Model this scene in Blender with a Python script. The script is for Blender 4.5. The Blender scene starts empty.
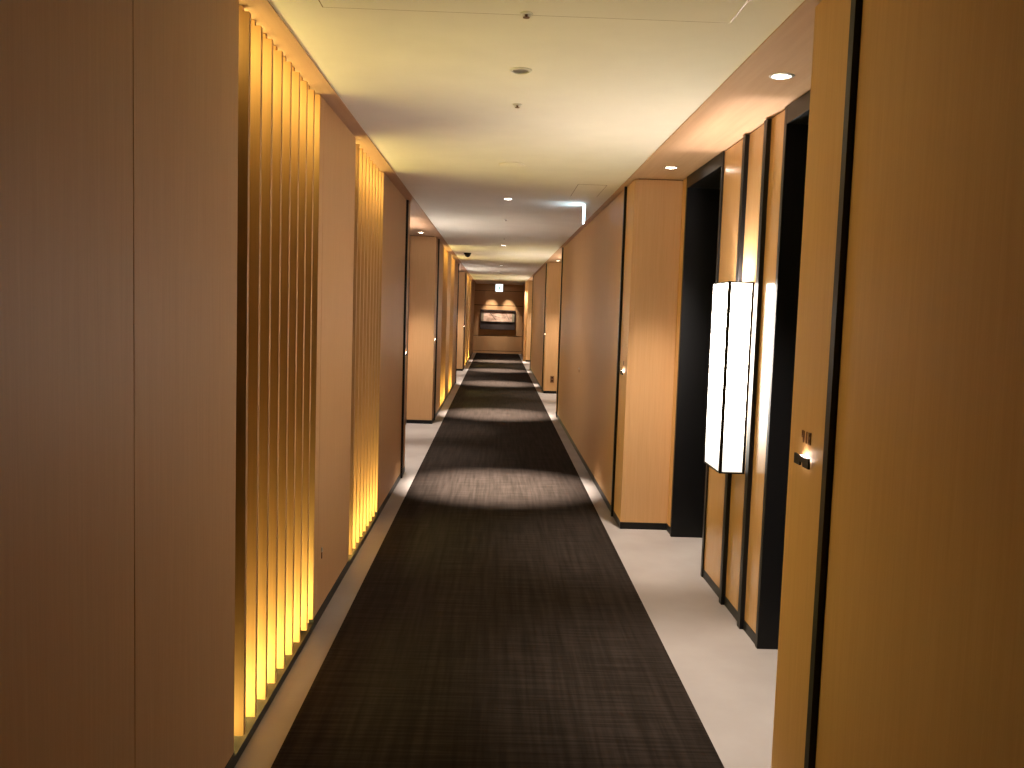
import bpy, bmesh, math, random
from mathutils import Matrix, Vector
random.seed(7)
S = bpy.context.scene
C = S.collection

# ---------------------------------------------------------------- camera
F = 885.0; CAM_H = 1.55
d = Vector((497-512, 311-384, F)).normalized()            # corridor direction, camera frame (x right, y down, z forward)
rl = math.radians(1.85)
w = Vector((-math.sin(rl), math.cos(rl), 0.0)); w.z = -(w.x*d.x + w.y*d.y)/d.z; w.normalize()   # world down
r = w.cross(d)
# world axes in camera coords: X=r, Y=d, Z=-w ; rows -> camera-to-world
def c2w(v): return Vector((r.dot(v), d.dot(v), -w.dot(v)))
cx, cy, cz = c2w(Vector((1,0,0))), c2w(Vector((0,-1,0))), c2w(Vector((0,0,-1)))
cam = bpy.data.objects.new('camera', bpy.data.cameras.new('camera'))
C.objects.link(cam)
M4 = Matrix(((cx.x,cy.x,cz.x,0),(cx.y,cy.y,cz.y,0),(cx.z,cy.z,cz.z,CAM_H),(0,0,0,1)))
cam.matrix_world = M4
cam.data.sensor_fit = 'HORIZONTAL'; cam.data.sensor_width = 36.0
cam.data.lens = F/1024*36.0
cam.data.clip_start = 0.05
S.camera = cam
# ---------------------------------------------------------------- world, exposure
wd = bpy.data.worlds.new('world'); S.world = wd; wd.use_nodes = True
wd.node_tree.nodes['Background'].inputs[0].default_value = (1, .8, .6, 1)
wd.node_tree.nodes['Background'].inputs[1].default_value = 0.0
S.view_settings.view_transform = 'Standard'; S.view_settings.look = 'None'
S.view_settings.gamma = 1; S.view_settings.use_curve_mapping = False
S.view_settings.exposure = 0.0
cy_ = S.cycles
cy_.use_denoising = True; cy_.max_bounces = 12; cy_.diffuse_bounces = 8; cy_.glossy_bounces = 4
cy_.caustics_reflective = False; cy_.caustics_refractive = False; cy_.sample_clamp_indirect = 4.0
WARM = (1.0, .86, .72); WHITE = (1.0, .92, .82); AMBER = (1.0, .79, .24)
K_DOWN = 4300.0      # corridor downlights (W)
K_ALC = 400.0       # alcove downlights
K_NICHE = 34.0      # LED strips (emission strength scale)
K_LANTERN = 29.0

# ---------------------------------------------------------------- dimensions (metres)
XL, XR = -.835, .945            # corridor wall faces
DEP = .34                       # alcove depth
ZS, ZC = 2.515, 2.520           # soffit and ceiling height
CL, CR = -.765, .905            # ceiling edges
PER = 10.65; ALEN = 3.54
YB, YE = -2.6, 32.4             # back wall, end wall
RA = [2.78, 13.43, 24.08]       # right alcove starts
LA = [8.36, 19.01]              # left alcove starts
NICHES = [(2.87,4.145),(5.165,6.42),(13.52,14.79),(15.81,17.07),(24.17,25.44),(26.46,27.72)]

# ---------------------------------------------------------------- materials
def mat(name, col, rough=.5, spec=.5, metal=0.0, bump=None):
    m = bpy.data.materials.new(name); m.use_nodes = True
    b = m.node_tree.nodes['Principled BSDF']
    b.inputs['Base Color'].default_value = (*col, 1); b.inputs['Roughness'].default_value = rough
    b.inputs['Metallic'].default_value = metal; b.inputs['Specular IOR Level'].default_value = spec
    return m
def noise_mix(m, c1, c2, scale, detail=4, mp=(1,1,1), lo=.35, hi=.65, bump=0.0, c3=None, mp3=None, scale3=8):
    nt = m.node_tree; N = nt.nodes; L = nt.links; b = N['Principled BSDF']
    tc = N.new('ShaderNodeTexCoord'); mpn = N.new('ShaderNodeMapping'); mpn.inputs['Scale'].default_value = mp
    L.new(tc.outputs['Object'], mpn.inputs['Vector'])
    nz = N.new('ShaderNodeTexNoise'); nz.inputs['Scale'].default_value = scale; nz.inputs['Detail'].default_value = detail
    L.new(mpn.outputs[0], nz.inputs['Vector'])
    cr = N.new('ShaderNodeValToRGB'); cr.color_ramp.elements[0].position = lo; cr.color_ramp.elements[1].position = hi
    cr.color_ramp.elements[0].color = (*c1,1); cr.color_ramp.elements[1].color = (*c2,1)
    L.new(nz.outputs['Fac'], cr.inputs[0]); out = cr.outputs[0]
    if c3:
        mp3n = N.new('ShaderNodeMapping'); mp3n.inputs['Scale'].default_value = mp3
        L.new(tc.outputs['Object'], mp3n.inputs['Vector'])
        n3 = N.new('ShaderNodeTexNoise'); n3.inputs['Scale'].default_value = scale3; n3.inputs['Detail'].default_value = 3
        L.new(mp3n.outputs[0], n3.inputs['Vector'])
        r3 = N.new('ShaderNodeValToRGB'); r3.color_ramp.elements[0].position=.38; r3.color_ramp.elements[1].position=.64
        r3.color_ramp.elements[0].color=(*c3,1); r3.color_ramp.elements[1].color=(1,1,1,1)
        L.new(n3.outputs['Fac'], r3.inputs[0])
        mx = N.new('ShaderNodeMix'); mx.data_type='RGBA'; mx.blend_type='MULTIPLY'; mx.inputs[0].default_value = 1
        L.new(out, mx.inputs[6]); L.new(r3.outputs[0], mx.inputs[7]); out = mx.outputs[2]
    L.new(out, b.inputs['Base Color'])
    if bump:
        bp = N.new('ShaderNodeBump'); bp.inputs['Strength'].default_value = bump; bp.inputs['Distance'].default_value = .002
        L.new(nz.outputs['Fac'], bp.inputs['Height']); L.new(bp.outputs[0], b.inputs['Normal'])
    return m
def emis(name, col, strength):
    m = bpy.data.materials.new(name); m.use_nodes = True
    nt = m.node_tree; nt.nodes.remove(nt.nodes['Principled BSDF'])
    e = nt.nodes.new('ShaderNodeEmission'); e.inputs[0].default_value = (*col,1); e.inputs[1].default_value = strength
    nt.links.new(e.outputs[0], nt.nodes['Material Output'].inputs[0]); return m
wood = noise_mix(mat('oak_veneer', (.5,.28,.14), .5, .2), (.485,.28,.13), (.52,.305,.148), 5, 5, (16,16,.6), .3,.7,
                 c3=(.95,.945,.93), mp3=(110,110,1.6), scale3=3)
polished = noise_mix(mat('polished_veneer', (.5,.28,.14), .2, .5), (.485,.28,.13), (.52,.305,.148), 5, 5, (16,16,.6), .3,.7,
                 c3=(.95,.945,.93), mp3=(110,110,1.6), scale3=3)
woodd = noise_mix(mat('soffit_veneer', (.4,.24,.14), .7, .1), (.46,.29,.19), (.50,.32,.21), 4, 4, (9,.5,9))
black = mat('black_lacquer', (.005,.005,.006), .42, .22)
gap = mat('recess_black', (.004,.004,.004), .7, .1)
plaster = noise_mix(mat('ceiling_plaster', (.72,.64,.52), .85, .1), (.74,.70,.645), (.78,.74,.68), 3)
stone = noise_mix(mat('pale_stone', (.5,.45,.42), .5, .4), (.235,.21,.20), (.30,.275,.265), 2.2, 5, (1,1,1), .3,.7)
carpetm = noise_mix(mat('woven_carpet', (.08,.06,.05), 1.0, .0), (.0165,.0125,.0103), (.030,.0228,.0195), 4.0, 5, (9,.35,1), .34,.66, .15,
                    c3=(.58,.56,.54), mp3=(.9,22,1), scale3=3)
carpetm.node_tree.nodes['Principled BSDF'].inputs['Sheen Weight'].default_value = .03
white = mat('white_enamel', (.75,.73,.7), .4)
steel = mat('brushed_metal', (.55,.53,.5), .35, .5, 1.0)
bronze = mat('bronze_plate', (.16,.07,.03), .4, .5, .3)
lens = emis('downlight_lens', WARM, 40.0)
led = emis('amber_led', AMBER, 22.0)
shade = emis('lantern_paper', (1.0,.90,.76), K_LANTERN)
_n = shade.node_tree; _e = _n.nodes['Emission']       # paper shade glows less towards its foot, below the bulb
_t = _n.nodes.new('ShaderNodeTexCoord'); _s = _n.nodes.new('ShaderNodeSeparateXYZ'); _m = _n.nodes.new('ShaderNodeMapRange')
_m.interpolation_type = 'SMOOTHSTEP'
for _k,_v in (('From Min',0.0),('From Max',.62),('To Min',1.3),('To Max',K_LANTERN)): _m.inputs[_k].default_value = _v
_n.links.new(_t.outputs['Object'],_s.inputs[0]); _n.links.new(_s.outputs[2],_m.inputs['Value']); _n.links.new(_m.outputs[0],_e.inputs[1])
signlit = emis('lit_sign_face', (.80,.92,1.0), 2.2)
signled = emis('sign_led', (1.0,.80,.68), 30.0)
green = mat('green_pictogram', (.05,.45,.2), .5)
darkglass = mat('dark_glass', (.01,.01,.01), .1, .6)

# ---------------------------------------------------------------- helpers
class MB:
    def __init__(s): s.bm = bmesh.new()
    def box(s, x0,x1,y0,y1,z0,z1):
        v=[s.bm.verts.new((x,y,z)) for x in (min(x0,x1),max(x0,x1)) for y in (min(y0,y1),max(y0,y1)) for z in (min(z0,z1),max(z0,z1))]
        for f in ((0,1,3,2),(4,6,7,5),(0,4,5,1),(2,3,7,6),(0,2,6,4),(1,5,7,3)): s.bm.faces.new([v[i] for i in f])
        return s
    def lathe(s, prof, c=(0,0,0), n=32, axis='z'):
        rings=[]
        for (r_,z_) in prof:
            ring=[]
            for k in range(n):
                a=2*math.pi*k/n; p=(r_*math.cos(a), r_*math.sin(a), z_)
                if axis=='x': p=(p[2],p[0],p[1])
                if axis=='y': p=(p[0],p[2],p[1])
                ring.append(s.bm.verts.new((p[0]+c[0],p[1]+c[1],p[2]+c[2])))
            rings.append(ring)
        for a,b in zip(rings, rings[1:]):
            for k in range(n): s.bm.faces.new((a[k],a[(k+1)%n],b[(k+1)%n],b[k]))
        s.bm.faces.new(rings[0]); s.bm.faces.new(rings[-1])
        return s
    def prism(s, pts, h0, h1, axis='z'):
        def P(a,b,h): return {'z':(a,b,h),'y':(a,h,b),'x':(h,a,b)}[axis]
        lo=[s.bm.verts.new(P(a,b,h0)) for a,b in pts]; hi=[s.bm.verts.new(P(a,b,h1)) for a,b in pts]
        s.bm.faces.new(lo); s.bm.faces.new(hi)
        for k in range(len(pts)): s.bm.faces.new((lo[k],lo[(k+1)%len(pts)],hi[(k+1)%len(pts)],hi[k]))
        return s
    def build(s, name, m, parent=None, bevel=0.0, smooth=False, loc=None):
        bmesh.ops.recalc_face_normals(s.bm, faces=s.bm.faces)
        me=bpy.data.meshes.new(name); s.bm.to_mesh(me); s.bm.free(); me.materials.append(m)
        if smooth:
            for p in me.polygons: p.use_smooth=True
        o=bpy.data.objects.new(name, me); C.objects.link(o)
        if smooth:
            md=o.modifiers.new('edge','EDGE_SPLIT'); md.split_angle=math.radians(40)
        if loc: o.location=loc
        if parent: o.parent=parent
        if bevel:
            b=o.modifiers.new('bevel','BEVEL'); b.width=bevel; b.segments=2; b.limit_method='ANGLE'
        return o
def struct(o): o['kind']='structure'; return o
def tag(o, label, cat, group=None):
    o['label']=label; o['category']=cat
    if group: o['group']=group
    return o
def thing(name, loc, label, cat, group=None):
    o=bpy.data.objects.new(name,None); C.objects.link(o); o.location=loc; o.empty_display_size=.1
    return tag(o,label,cat,group)
def side(s): return (XL if s<0 else XR, 'left' if s<0 else 'right')
def light(kind, name, loc, energy, col, parent=None, rot=(0,0,0), **kw):
    l=bpy.data.lights.new(name, kind); l.energy=energy; l.color=col
    for k,v in kw.items(): setattr(l,k,v)
    o=bpy.data.objects.new(name,l); C.objects.link(o); o.location=loc; o.rotation_euler=rot
    if parent: o.parent=parent
    return o

# ---------------------------------------------------------------- floor, ceiling
struct(MB().box(-2.2,2.3,YB-.1,YE+.1,-.12,0).build('floor', stone))
struct(MB().box(CL,CR,YB,YE,ZC,ZC+.12).build('ceiling', plaster))
struct(MB().box(-2.2,CL,YB,YE,ZS,ZC+.12).build('ceiling_soffit_left', woodd)).name='trim_1'
struct(MB().box(CR,2.3,YB,YE,ZS,ZC+.12).build('ceiling_soffit_right', woodd)).name='trim_2'
tag(MB().box(-.708,.832,YB+.02,YE-.03,0,.007).build('carpet_runner', carpetm),
    'dark brown woven carpet running down the middle of the stone floor','carpet')

# ---------------------------------------------------------------- walls
TH=.03
def panel(s,y0,y1,z0=.0,z1=2.508,x=None):
    """one veneer panel on the corridor side"""
    X,n=side(s)
    if x is not None: X=x
    m=MB(); m.box(X, X+s*TH, y0+.0015, y1-.0015, z0, z1)
    return struct(m.build('wall_'+n, wood, bevel=.0015))
def core(s,y0,y1,inset=TH,x1=None):
    X,n=side(s)
    return struct(MB().box(X+s*inset, X+s*(x1 or .9), y0, y1, 0, ZS).build('wall_'+n, gap))
def base(s,y0,y1,x=None,h=.05):
    X,n=side(s)
    if x is not None: X=x
    return struct(MB().box(X-s*.003, X+s*.02, y0, y1, 0, h).build('baseboard_'+n, black))
trim_n=[2]
def trim(m, material=black, bevel=0):
    trim_n[0]+=1
    return struct(m.build('trim_%d'%trim_n[0], material, bevel=bevel))

def niche(s,y0,y1,label):
    X,n=side(s)
    # back and sill
    trim(MB().box(X+s*.20, X+s*.215, y0, y1, 0, ZS), gap)
    core(s,y0,y1,.215)
    trim(MB().box(X+s*.004, X+s*.2, y0, y1, 0, .032))
    base(s,y0,y1,h=.034)
    t=thing('slatted_screen',(X+s*.045,(y0+y1)/2,.05),label,'slatted screen','slatted wooden screens set into the left wall')
    def loc(m,name,mt): 
        o=m.build(name,mt); 
        for v in o.data.vertices: v.co -= t.location
        o.parent=t; return o
    p=(y1-y0)/9
    for k in range(1,9):
        y=y0+(.110+.1457*(k-1))*(y1-y0)/1.275
        m=MB(); m.prism([(X,.05),(X+s*.085,.05),(X+s*.085,2.512),(X+s*.022,2.512),(X+s*.022,2.494),(X,2.494)], y, y+.024, 'y')
        # ties the slat to the back panel at top and bottom
        m.box(X+s*.08, X+s*.2, y+.004, y+.02, 1.25,1.27)
        o=loc(m,'slat',wood)
    loc(MB().box(X+s*.165,X+s*.19,y0+.01,y1-.01,.034,.042),'led_strip',led)
    loc(MB().box(X+s*.165,X+s*.19,y0+.01,y1-.01,2.507,2.513),'led_strip',led)
    L=y1-y0-.02
    a=light('AREA','strip_light',(s*.13, 0, -.003),K_NICHE*1.25,AMBER,t,(0,math.atan2(.42*s,-.9),0),shape='RECTANGLE',size=.03,size_y=L)
    b=light('AREA','strip_light',(s*.13, 0, 2.36),K_NICHE*.36,AMBER,t,(0,math.atan2(.93*s,.36),0),shape='RECTANGLE',size=.03,size_y=L)
    return t

def door(s, ya, yb, n, Xb):
    """dark doorway in the alcove back wall: lining, leaf, lever"""
    t=bpy.data.objects.new('door_%d'%n,None); C.objects.link(t); t.location=(Xb,(ya+yb)/2,0); t['kind']='structure'
    def loc(m,name,mt,bev=0):
        o=m.build(name,mt,bevel=bev)
        for v in o.data.vertices: v.co -= t.location
        o.parent=t; return o
    f=Xb-s*.010
    loc(MB().box(f,Xb+s*.30,ya,ya+.035,0,ZS-.005),'door_jamb',black,.002)
    loc(MB().box(f,Xb+s*.30,yb-.035,yb,0,ZS-.005),'door_jamb',black,.002)
    loc(MB().box(f,Xb+s*.30,ya+.035,yb-.035,2.43,ZS-.005),'door_head',black,.002)
    leaf=MB().box(Xb+s*.25,Xb+s*.29,ya+.038,yb-.038,.006,2.427)
    lf=loc(leaf,'door_leaf',black,.002)
    h=MB(); h.box(Xb+s*.25,Xb+s*.242,ya+.10,ya+.15,.95,1.15); h.box(Xb+s*.242,Xb+s*.20,ya+.115,ya+.135,1.04,1.06); h.box(Xb+s*.20,Xb+s*.215,ya+.115,ya+.25,1.04,1.06)
    hh=loc(h,'door_handle',steel,.003); hh.parent=lf
    return t

def lantern(s,y0,Xb,label):
    """tall box lantern on the pier"""
    xo,xi=Xb-s*.135,Xb-s*.004
    a,b=y0+1.64,y0+1.97; z0,z1=.765,1.735
    t=thing('wall_lantern',(Xb,(a+b)/2,z0),label,'lantern','tall box lanterns on the alcove walls')
    def loc(m,name,mt,bev=0):
        o=m.build(name,mt,bevel=bev)
        for v in o.data.vertices: v.co -= t.location
        o.parent=t; return o
    k=.013
    m=MB()
    for x in (xo,):
        for y in (a,b): m.box(x,x+s*k*1.2,y-(k if y==b else 0),y+(k if y==a else 0),z0,z1)
    for y in (a,b): m.box(xi-s*k,xi,y-(k if y==b else 0),y+(k if y==a else 0),z0,z1)
    for z in (z0,z1-.008):
        m.box(xo,xi,a,a+k,z,z+.008); m.box(xo,xi,b-k,b,z,z+.008); m.box(xo,xo+s*k,a+k,b-k,z,z+.008); m.box(xi-s*k,xi,a+k,b-k,z,z+.008)
    loc(m,'frame',black)
    e=.003
    loc(MB().box(xo+s*e,xo+s*(e+.003),a+k,b-k,z0+.008,z1-.008),'shade_panel',shade)
    loc(MB().box(xo+s*k*1.2,xi-s*k,a+e,a+e+.003,z0+.008,z1-.008),'shade_panel',shade)
    loc(MB().box(xo+s*k*1.2,xi-s*k,b-e-.003,b-e,z0+.008,z1-.008),'shade_panel',shade)
    loc(MB().box(xo+s*k,xi-s*k,a+k,b-k,z0+.001,z0+.006),'bottom_plate',black)
    loc(MB().box(xi,Xb,a+.1,b-.1,z0+.1,z1-.1),'mounting_plate',black)
    xm=(xo+xi)/2; ym=(a+b)/2
    loc(MB().lathe([(.004,1.36),(.018,1.37),(.024,1.40),(.018,1.44),(.006,1.46)],(xm,ym,0),20),'bulb',lens,0)
    light('SPOT','lantern_uplight',(xm-Xb,0,1.50-z0),K_LANTERN*2.2,WHITE,t,(math.pi,0,0),spot_size=math.radians(110),spot_blend=.2,shadow_soft_size=.02)
    light('SPOT','lantern_uplight',(xm-Xb,0,1.715-z0),K_LANTERN*.6,WHITE,t,(math.pi,0,0),spot_size=math.radians(165),spot_blend=.3,shadow_soft_size=.03)
    return t

SIGN_N=[0]
def digits(txt, h):
    """boxy numerals drawn in (u,v); returns rectangles"""
    st=h*.16; wd=h*.52; out=[]; u=0
    for c in txt:
        if c=='1': out.append((u+wd*.35,0,u+wd*.35+st,h)); u+=wd*.35+st+h*.42; continue
        seg={'4':'bcfg','8':'abcdefg'}[c]
        R={'a':(0,h-st,wd,h),'d':(0,0,wd,st),'g':(0,h/2-st/2,wd,h/2+st/2),
           'b':(wd-st,h/2,wd,h),'c':(wd-st,0,wd,h/2),'e':(0,0,st,h/2),'f':(0,h/2,st,h)}
        out+=[(u+R[q][0],R[q][1],u+R[q][2],R[q][3]) for q in seg]; u+=wd+h*.30
    return out,u
def room_sign(s,y,label,txt=None):
    X,n=side(s)
    t=thing('room_sign',(X,y,1.13),label,'room sign','lit room signs beside the alcoves')
    def loc(m,name,mt,bev=0): return m.build(name,mt,t,bevel=bev)
    # bow shaped dark bracket standing off the wall, notch cut in its lower middle
    m=MB()
    pts=[]
    for k in range(9):
        u=-1+2*k/8; pts.append((u*.062, .016-.003*(1-u*u)))
    low=[(.062,-.016),(.012,-.016),(.010,-.004),(-.010,-.004),(-.012,-.016),(-.062,-.016)]
    m.prism(pts+low, -s*.016, -s*.009, 'x')
    loc(m,'bracket',black,.001)
    loc(MB().box(-s*.010,0,-.012,.012,.000,.006),'arm',black)
    e=loc(MB().box(-s*.009,-s*.003,-.030,.030,.0,.013),'led_bar',signled)
    light('POINT','sign_glow',(-s*.013,0,.024),.06,(1,.8,.66),t,shadow_soft_size=.006)
    if txt:
        R,u=digits(txt,.036)
        m=MB()
        for (a,b,c,dd) in R:
            m.box(-s*.003,0,-s*(a-u/2) if s<0 else (u/2-a),(-s*(c-u/2)) if s<0 else (u/2-c),b+.052,dd+.052)
        loc(m,'room_number',bronze)
    else:
        loc(MB().box(-s*.003,0,-.012,.012,.052,.084),'number_plate',bronze)
    return t

def recessed_light(x,y,z,label,cat='downlight',group='recessed ceiling downlights',on=True,r_=.036,energy=0,size=60,blend=.6,col=WARM,tilt=(0,0,0)):
    t=thing('recessed_downlight',(x,y,z),label,cat,group)
    MB().lathe([(r_,.004),(r_*1.35,0.0),(r_*1.35,-.003),(r_*1.05,-.006),(r_*.98,-.002),(r_*.98,.003)],n=32).build('trim_ring',white if not on else steel,t,smooth=True)
    MB().lathe([(r_*.8,-.0035),(r_*.97,-.0015),(r_*.97,.001)],n=32).build('lens',lens if on else steel,t)
    if on:
        light('SPOT','lamp',(0,0,-.012),energy,col,t,tilt,spot_size=math.radians(size),spot_blend=blend,shadow_soft_size=.03)
    return t
def sprinkler(x,y,label):
    t=thing('fire_sprinkler',(x,y,ZC),label,'sprinkler','fire sprinklers along the corridor ceiling')
    MB().lathe([(.022,0),(.020,-.004),(.010,-.006)],n=24).build('escutcheon',white,t,smooth=True)
    m=MB().lathe([(.006,-.004),(.006,-.008),(.003,-.010),(.003,-.013),(.011,-.014),(.011,-.016)],n=16)
    m.build('head',bronze,t)
    return t

door_n=[0]
def alcove(s,y0,where,lab_l,lab_s=None,n_first=None):
    X,n=side(s); Xb=X+s*DEP; y1=y0+ALEN
    p0,p1=y0+1.295,y0+2.39                         # pier
    # cores behind
    core(s,y0-.0,y0+.15,DEP+TH) if False else None
    struct(MB().box(Xb+s*.31, X+s*.9, y0, y1, 0, ZS).build('wall_'+n, gap))
    # return walls
    struct(MB().box(X+s*TH, Xb+s*.31, y0-.03, y0, .0, 2.508).build('wall_'+n, wood, bevel=.0015))
    struct(MB().box(X+s*TH, Xb+s*.31, y1, y1+.03, .0, 2.508).build('wall_'+n, wood, bevel=.0015))
    struct(MB().box(X, Xb, y1-.003, y1+.02, 0, .05).build('baseboard_'+n, black))
    struct(MB().box(X, Xb, y0-.02, y0+.003, 0, .05).build('baseboard_'+n, black))
    # back wall bits
    struct(MB().box(Xb, Xb+s*.31, y0, y0+.15, 0, 2.508).build('wall_'+n, wood))
    struct(MB().box(Xb, Xb+s*.31, y1-.165, y1, 0, 2.508).build('wall_'+n, wood))
    for a,b in ((y0,y0+.15),(y1-.165,y1)): base(s,a,b,x=Xb)
    m=MB().box(Xb, Xb+s*.31, p0, p1, 0, 2.508)
    struct(m.build('wall_'+n, polished))
    base(s,p0,p1,x=Xb)
    for yb in (p0+.25,p0+.62):                   # battens
        trim(MB().box(Xb-s*.022, Xb+s*.002, yb-.026, yb+.022, 0, 2.508), black, .0015)
    door_n[0]+=1; door(s,y0+.15,p0,door_n[0],Xb)
    door_n[0]+=1; door(s,p1,y1-.165,door_n[0],Xb)
    lantern(s,y0,Xb,lab_l)
    xx=(1.10 if s>0 else -1.0)
    recessed_light(xx,y0+.80,ZS,'bright round downlight in the soffit over the %s, its nearer lamp'%where,energy=K_ALC,size=58,blend=.9)
    recessed_light(xx,y0+3.04,ZS,'bright round downlight in the soffit over the %s, its farther lamp'%where,energy=K_ALC,size=58,blend=.9)

def run(s,y0,y1,seams=(),g0=None,g1=None):
    """wall stretch; seams split the veneer, niches are skipped"""
    pts=[y0,*seams,y1]
    for a,b in zip(pts,pts[1:]): panel(s,a,b)
    core(s,y0+.031,y1-.031); base(s,y0,y1)
def gapchan(s,y0,y1):
    X,n=side(s); core(s,y0,y1,.026)
    trim(MB().box(X-s*.018, X+s*.027, y0+.001, y1-.001, 0, 2.508), black)

# right side
run(1,YB,2.41,(-.8,))
prev=None
for k,y0 in enumerate(RA):
    gapchan(1,y0-.37,y0-.335); run(1,y0-.335,y0)
    y1=y0+ALEN
    run(1,y1,y1+.38); gapchan(1,y1+.38,y1+.415)
    nxt=RA[k+1]-.37 if k+1<len(RA) else YE
    run(1,y1+.415,nxt,(y1+.415+3.06,) if k+1<len(RA) else ())
names_r=['nearest right alcove','middle right alcove','farthest right alcove']
lab_r=['tall white glowing box lantern in black frame, on the near right alcove wall',
       'tall glowing box lantern in the middle right alcove','tall glowing box lantern in the farthest right alcove']
for k,y0 in enumerate(RA): alcove(1,y0,names_r[k],lab_r[k])
# left side
run(-1,YB,2.87,(2.058,))
def after(yn):
    pass
niche(-1,*NICHES[0],'largest slatted wooden screen, glowing amber at top and foot, nearest on the left')
run(-1,4.145,5.165,(4.24,))
niche(-1,*NICHES[1],'second amber lit slatted screen on the left, beyond the plain panel with small latch')
run(-1,6.42,7.99)
for k,y0 in enumerate(LA):
    gapchan(-1,y0-.37,y0-.335); run(-1,y0-.335,y0)
    y1=y0+ALEN
    run(-1,y1,y1+.38); gapchan(-1,y1+.38,y1+.415)
    n0,n1=NICHES[2+2*k],NICHES[3+2*k]
    run(-1,y1+.415,n0[0])
    niche(-1,*n0,['amber lit slatted screen just past the first left alcove','narrow looking slatted screen just past the second left alcove'][k])
    run(-1,n0[1],n1[0])
    niche(-1,*n1,['amber lit slatted screen just before the second left alcove','farthest slatted screen on the left near the end wall'][k])
    run(-1,n1[1],LA[k+1]-.37 if k+1<len(LA) else YE)
alcove(-1,LA[0],'first left alcove','tall glowing box lantern tucked out of sight in the first left alcove')
alcove(-1,LA[1],'second left alcove','tall glowing box lantern hidden in the second left alcove')
# end and back walls
struct(MB().box(XL,XR,YE+.03,YE+.12,0,ZC+.1).build('wall_end',gap))
for a,b in ((0.10,.632),(.652,1.74),(1.762,2.27),(2.285,2.53)):
    struct(MB().box(XL,XR,YE,YE+.03,a,b).build('wall_end',wood,bevel=.002))
struct(MB().box(XL,XR,YE-.012,YE+.03,0,.085).build('baseboard_end',wood))
struct(MB().box(XL,XR,YB-.1,YB,0,ZC+.1).build('wall_back',wood))
trim(MB().box(.865,XR,28.0,28.12,0,2.508),wood)

# ---------------------------------------------------------------- ceiling fittings
CD=[7.75,13.2,18.8,23.0,27.2]
names_d=['nearest lit corridor downlight, just before the first left alcove','second lit corridor downlight along the ceiling line',
 'third lit corridor downlight along the ceiling line','fourth lit corridor downlight along the ceiling line','farthest lit corridor downlight, near the hanging exit sign']
for y,l in zip(CD,names_d): recessed_light(.066,y,ZC,l,energy=K_DOWN,size=44,blend=1.0)
recessed_light(.066,3.66,ZC,'unlit round downlight with shiny rim, nearest on the ceiling','downlight',on=False,r_=.034)
recessed_light(.52,30.0,ZC,'small lit downlight right of centre before the end wall',energy=60,size=60)
recessed_light(.80,27.85,ZC,'small lit downlight close to the right wall at the corridor end',energy=350,size=60)
for y,l in ((2.97,'small sprinkler head on the seam of the large ceiling hatch'),(4.25,'small dark sprinkler head just past the unlit downlight'),
            (9.5,'small sprinkler head past the nearest lit downlight'),(11.9,'tiny sprinkler head before the second lit downlight'),(21.8,'farthest tiny sprinkler head on the ceiling line')):
    sprinkler(.066,y,l)
tag(MB().lathe([(.088,0),(.088,-.004),(.080,-.008),(.02,-.010)],n=40).build('smoke_detector',plaster,smooth=True,loc=(.07,5.96,ZC)),
    'flat round cream detector cover flush on the ceiling','smoke detector')
t=thing('dome_camera',(-.53,15.2,ZC),'small black dome camera on the left of the ceiling','security camera')
MB().lathe([(.06,0),(.062,-.02),(.055,-.028)],n=28).build('housing',black,t,smooth=True)
MB().lathe([(.05,-.026),(.047,-.045),(.035,-.062),(.015,-.072),(.004,-.074)],n=28).build('dome',darkglass,t,smooth=True)
def hatch(x0,x1,y0,y1,label):
    t=thing('ceiling_hatch',((x0+x1)/2,(y0+y1)/2,ZC),label,'access hatch')
    a,b=(x1-x0)/2,(y1-y0)/2; g=.004
    m=MB(); m.box(-a,a,b-g,b,-.001,.0); m.box(-a,a,-b,-b+g,-.001,0); m.box(-a,-a+g,-b,b,-.001,0); m.box(a-g,a,-b,b,-.001,0)
    m.build('joint',bronze,t)
    MB().box(-a+g,a-g,-b+g,b-g,-.0015,0).build('cover',plaster,t)
hatch(-.60,.74,1.75,2.99,'large plain access hatch in the ceiling at the top of the view')
hatch(.58,.80,6.75,7.45,'small faint access hatch near the right ceiling edge')
# blade exit sign, seen edge on
t=thing('blade_sign',(.752,7.98,ZC),'thin white lit sign hanging edge on at the right of the ceiling','exit sign')
MB().box(-.007,.007,-.02,.02,-.02,0).build('bracket',white,t)
MB().box(-.001,.006,-.05,.05,-.165,-.012).build('back_plate',white,t,bevel=.001)
MB().box(-.008,-.001,-.048,.048,-.163,-.014).build('lit_plate',emis('blade_sign_face',(.60,.85,1.0),34.0),t)
# hanging exit sign at far end
t=thing('hanging_exit_sign',(.045,26.3,2.12),'small white lit sign hanging from the far ceiling above the corridor end','exit sign')
MB().box(-.11,.11,.001,.04,0,.225).build('housing',white,t,bevel=.003)
MB().box(-.104,.104,-.003,.001,.006,.219).build('lit_face',signlit,t)
m=MB(); m.lathe([(.016,-.006),(.016,-.003)],(.02,0,.165),16,'y')
m.prism([(-.005,.145),(.03,.14),(.015,.09),(.05,.05),(.035,.035),(-.005,.08),(-.04,.05),(-.05,.065),(-.01,.10)],-.006,-.003,'y')
m.build('pictogram',green,t)
m=MB(); m.box(-.004,.004,.01,.02,.225,.415); m.box(-.04,.04,0,.03,.405,.415); m.build('hanger',steel,t)

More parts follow.
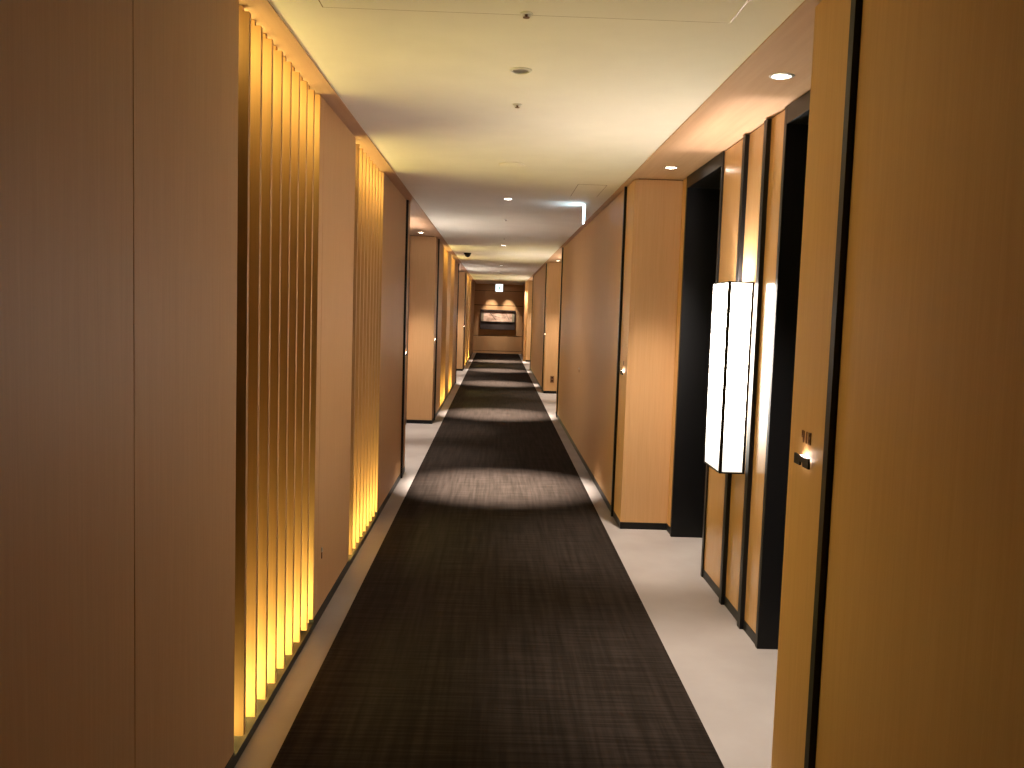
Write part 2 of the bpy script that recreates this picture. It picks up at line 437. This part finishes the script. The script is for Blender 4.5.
# ---------------------------------------------------------------- wall fittings
room_sign(1,2.625,'dark lit room sign with number, at the front edge of the nearest right alcove','418')
room_sign(1,6.50,'small lit room sign on the far side of the nearest right alcove')
room_sign(-1,8.20,'small lit room sign before the first left alcove')
room_sign(-1,12.08,'small lit room sign past the first left alcove')
room_sign(1,17.16,'small lit room sign past the middle right alcove')
room_sign(-1,22.74,'small lit room sign past the second left alcove')
def latch(s,y,z,label):
    X,n=side(s); t=thing('wall_latch',(X,y,z),label,'panel latch')
    MB().lathe([(.013,0),(.013,-s*.004),(.009,-s*.006)],(0,0,.016),20,'x').build('button',steel,t,smooth=True)
    MB().box(0,-s*.004,-.008,.008,-.028,.004).build('plate',bronze,t,bevel=.0015)
latch(-1,4.33,.325,'small dark latch low on the panel between two slatted screens')
latch(1,9.92,.92,'tiny dark latch beside the seam of the long right wall')
t=thing('socket_plate',(1.10,16.97-.004,.275),'small brown socket plate low on the end face of the middle right alcove','socket')
MB().box(-.036,.036,-.004,.004,-.065,.065).build('plate',bronze,t,bevel=.002)
for z in (-.03,.03): MB().box(-.013,.013,-.0055,-.004,z-.012,z+.012).build('socket_insert',gap,t)

# ---------------------------------------------------------------- art on the end wall
t=thing('framed_art',(.035,YE,.875),'wide dark framed picture of pale branches above a dark panel, on the end wall','picture')
m=MB(); W_=.64; H_=.715
m.box(-W_,-W_+.035,-.05,0,0,H_); m.box(W_-.035,W_,-.05,0,0,H_); m.box(-W_,W_,-.05,0,H_-.05,H_); m.box(-W_,W_,-.05,0,0,.02); m.box(-W_,W_,-.05,0,.27,.29)
m.build('frame',mat('dark_stained_frame',(.03,.018,.014),.5),t)
artm=noise_mix(mat('painted_scene',(.6,.4,.3),.7,.2),(.42,.25,.17),(.80,.58,.44),3,6,(1.2,1,2.4),.35,.62)
art=MB().box(-W_+.035,W_-.035,-.02,-.005,.29,H_-.05).build('painting',artm,t)
m=MB()
for pts in ([(-.30,.60),(-.28,.605),(-.04,.33),(-.06,.325)],[(-.20,.50),(-.19,.51),(.10,.44),(.10,.43)],[(.30,.58),(.31,.58),(.42,.36),(.405,.36)],[(.32,.50),(.33,.50),(.24,.42),(.235,.425)]):
    m.prism(pts,-.0215,-.0195,'y')
b=m.build('painted_branch',mat('branch_ink',(.10,.05,.035),.7),art); b.parent=art
om=mat('olive_mat',(.28,.23,.15),.7)
for x0,x1 in ((-W_+.035,-W_+.12),(W_-.12,W_-.035)): MB().box(x0,x1,-.022,-.018,.29,H_-.05).build('mat_border',om,art)
MB().box(-W_+.035,W_-.035,-.03,-.005,.02,.27).build('lower_panel',mat('dark_slate_panel',(.05,.035,.032),.5),t)
for x,l in ((-.20,'left spot lamp over the framed picture at the corridor end'),(.40,'right spot lamp over the framed picture at the corridor end')):
    recessed_light(x,YE-.40,ZC,l,energy=220,size=50,blend=.8,group='spot lamps over the framed picture',tilt=(math.radians(14),0,0))
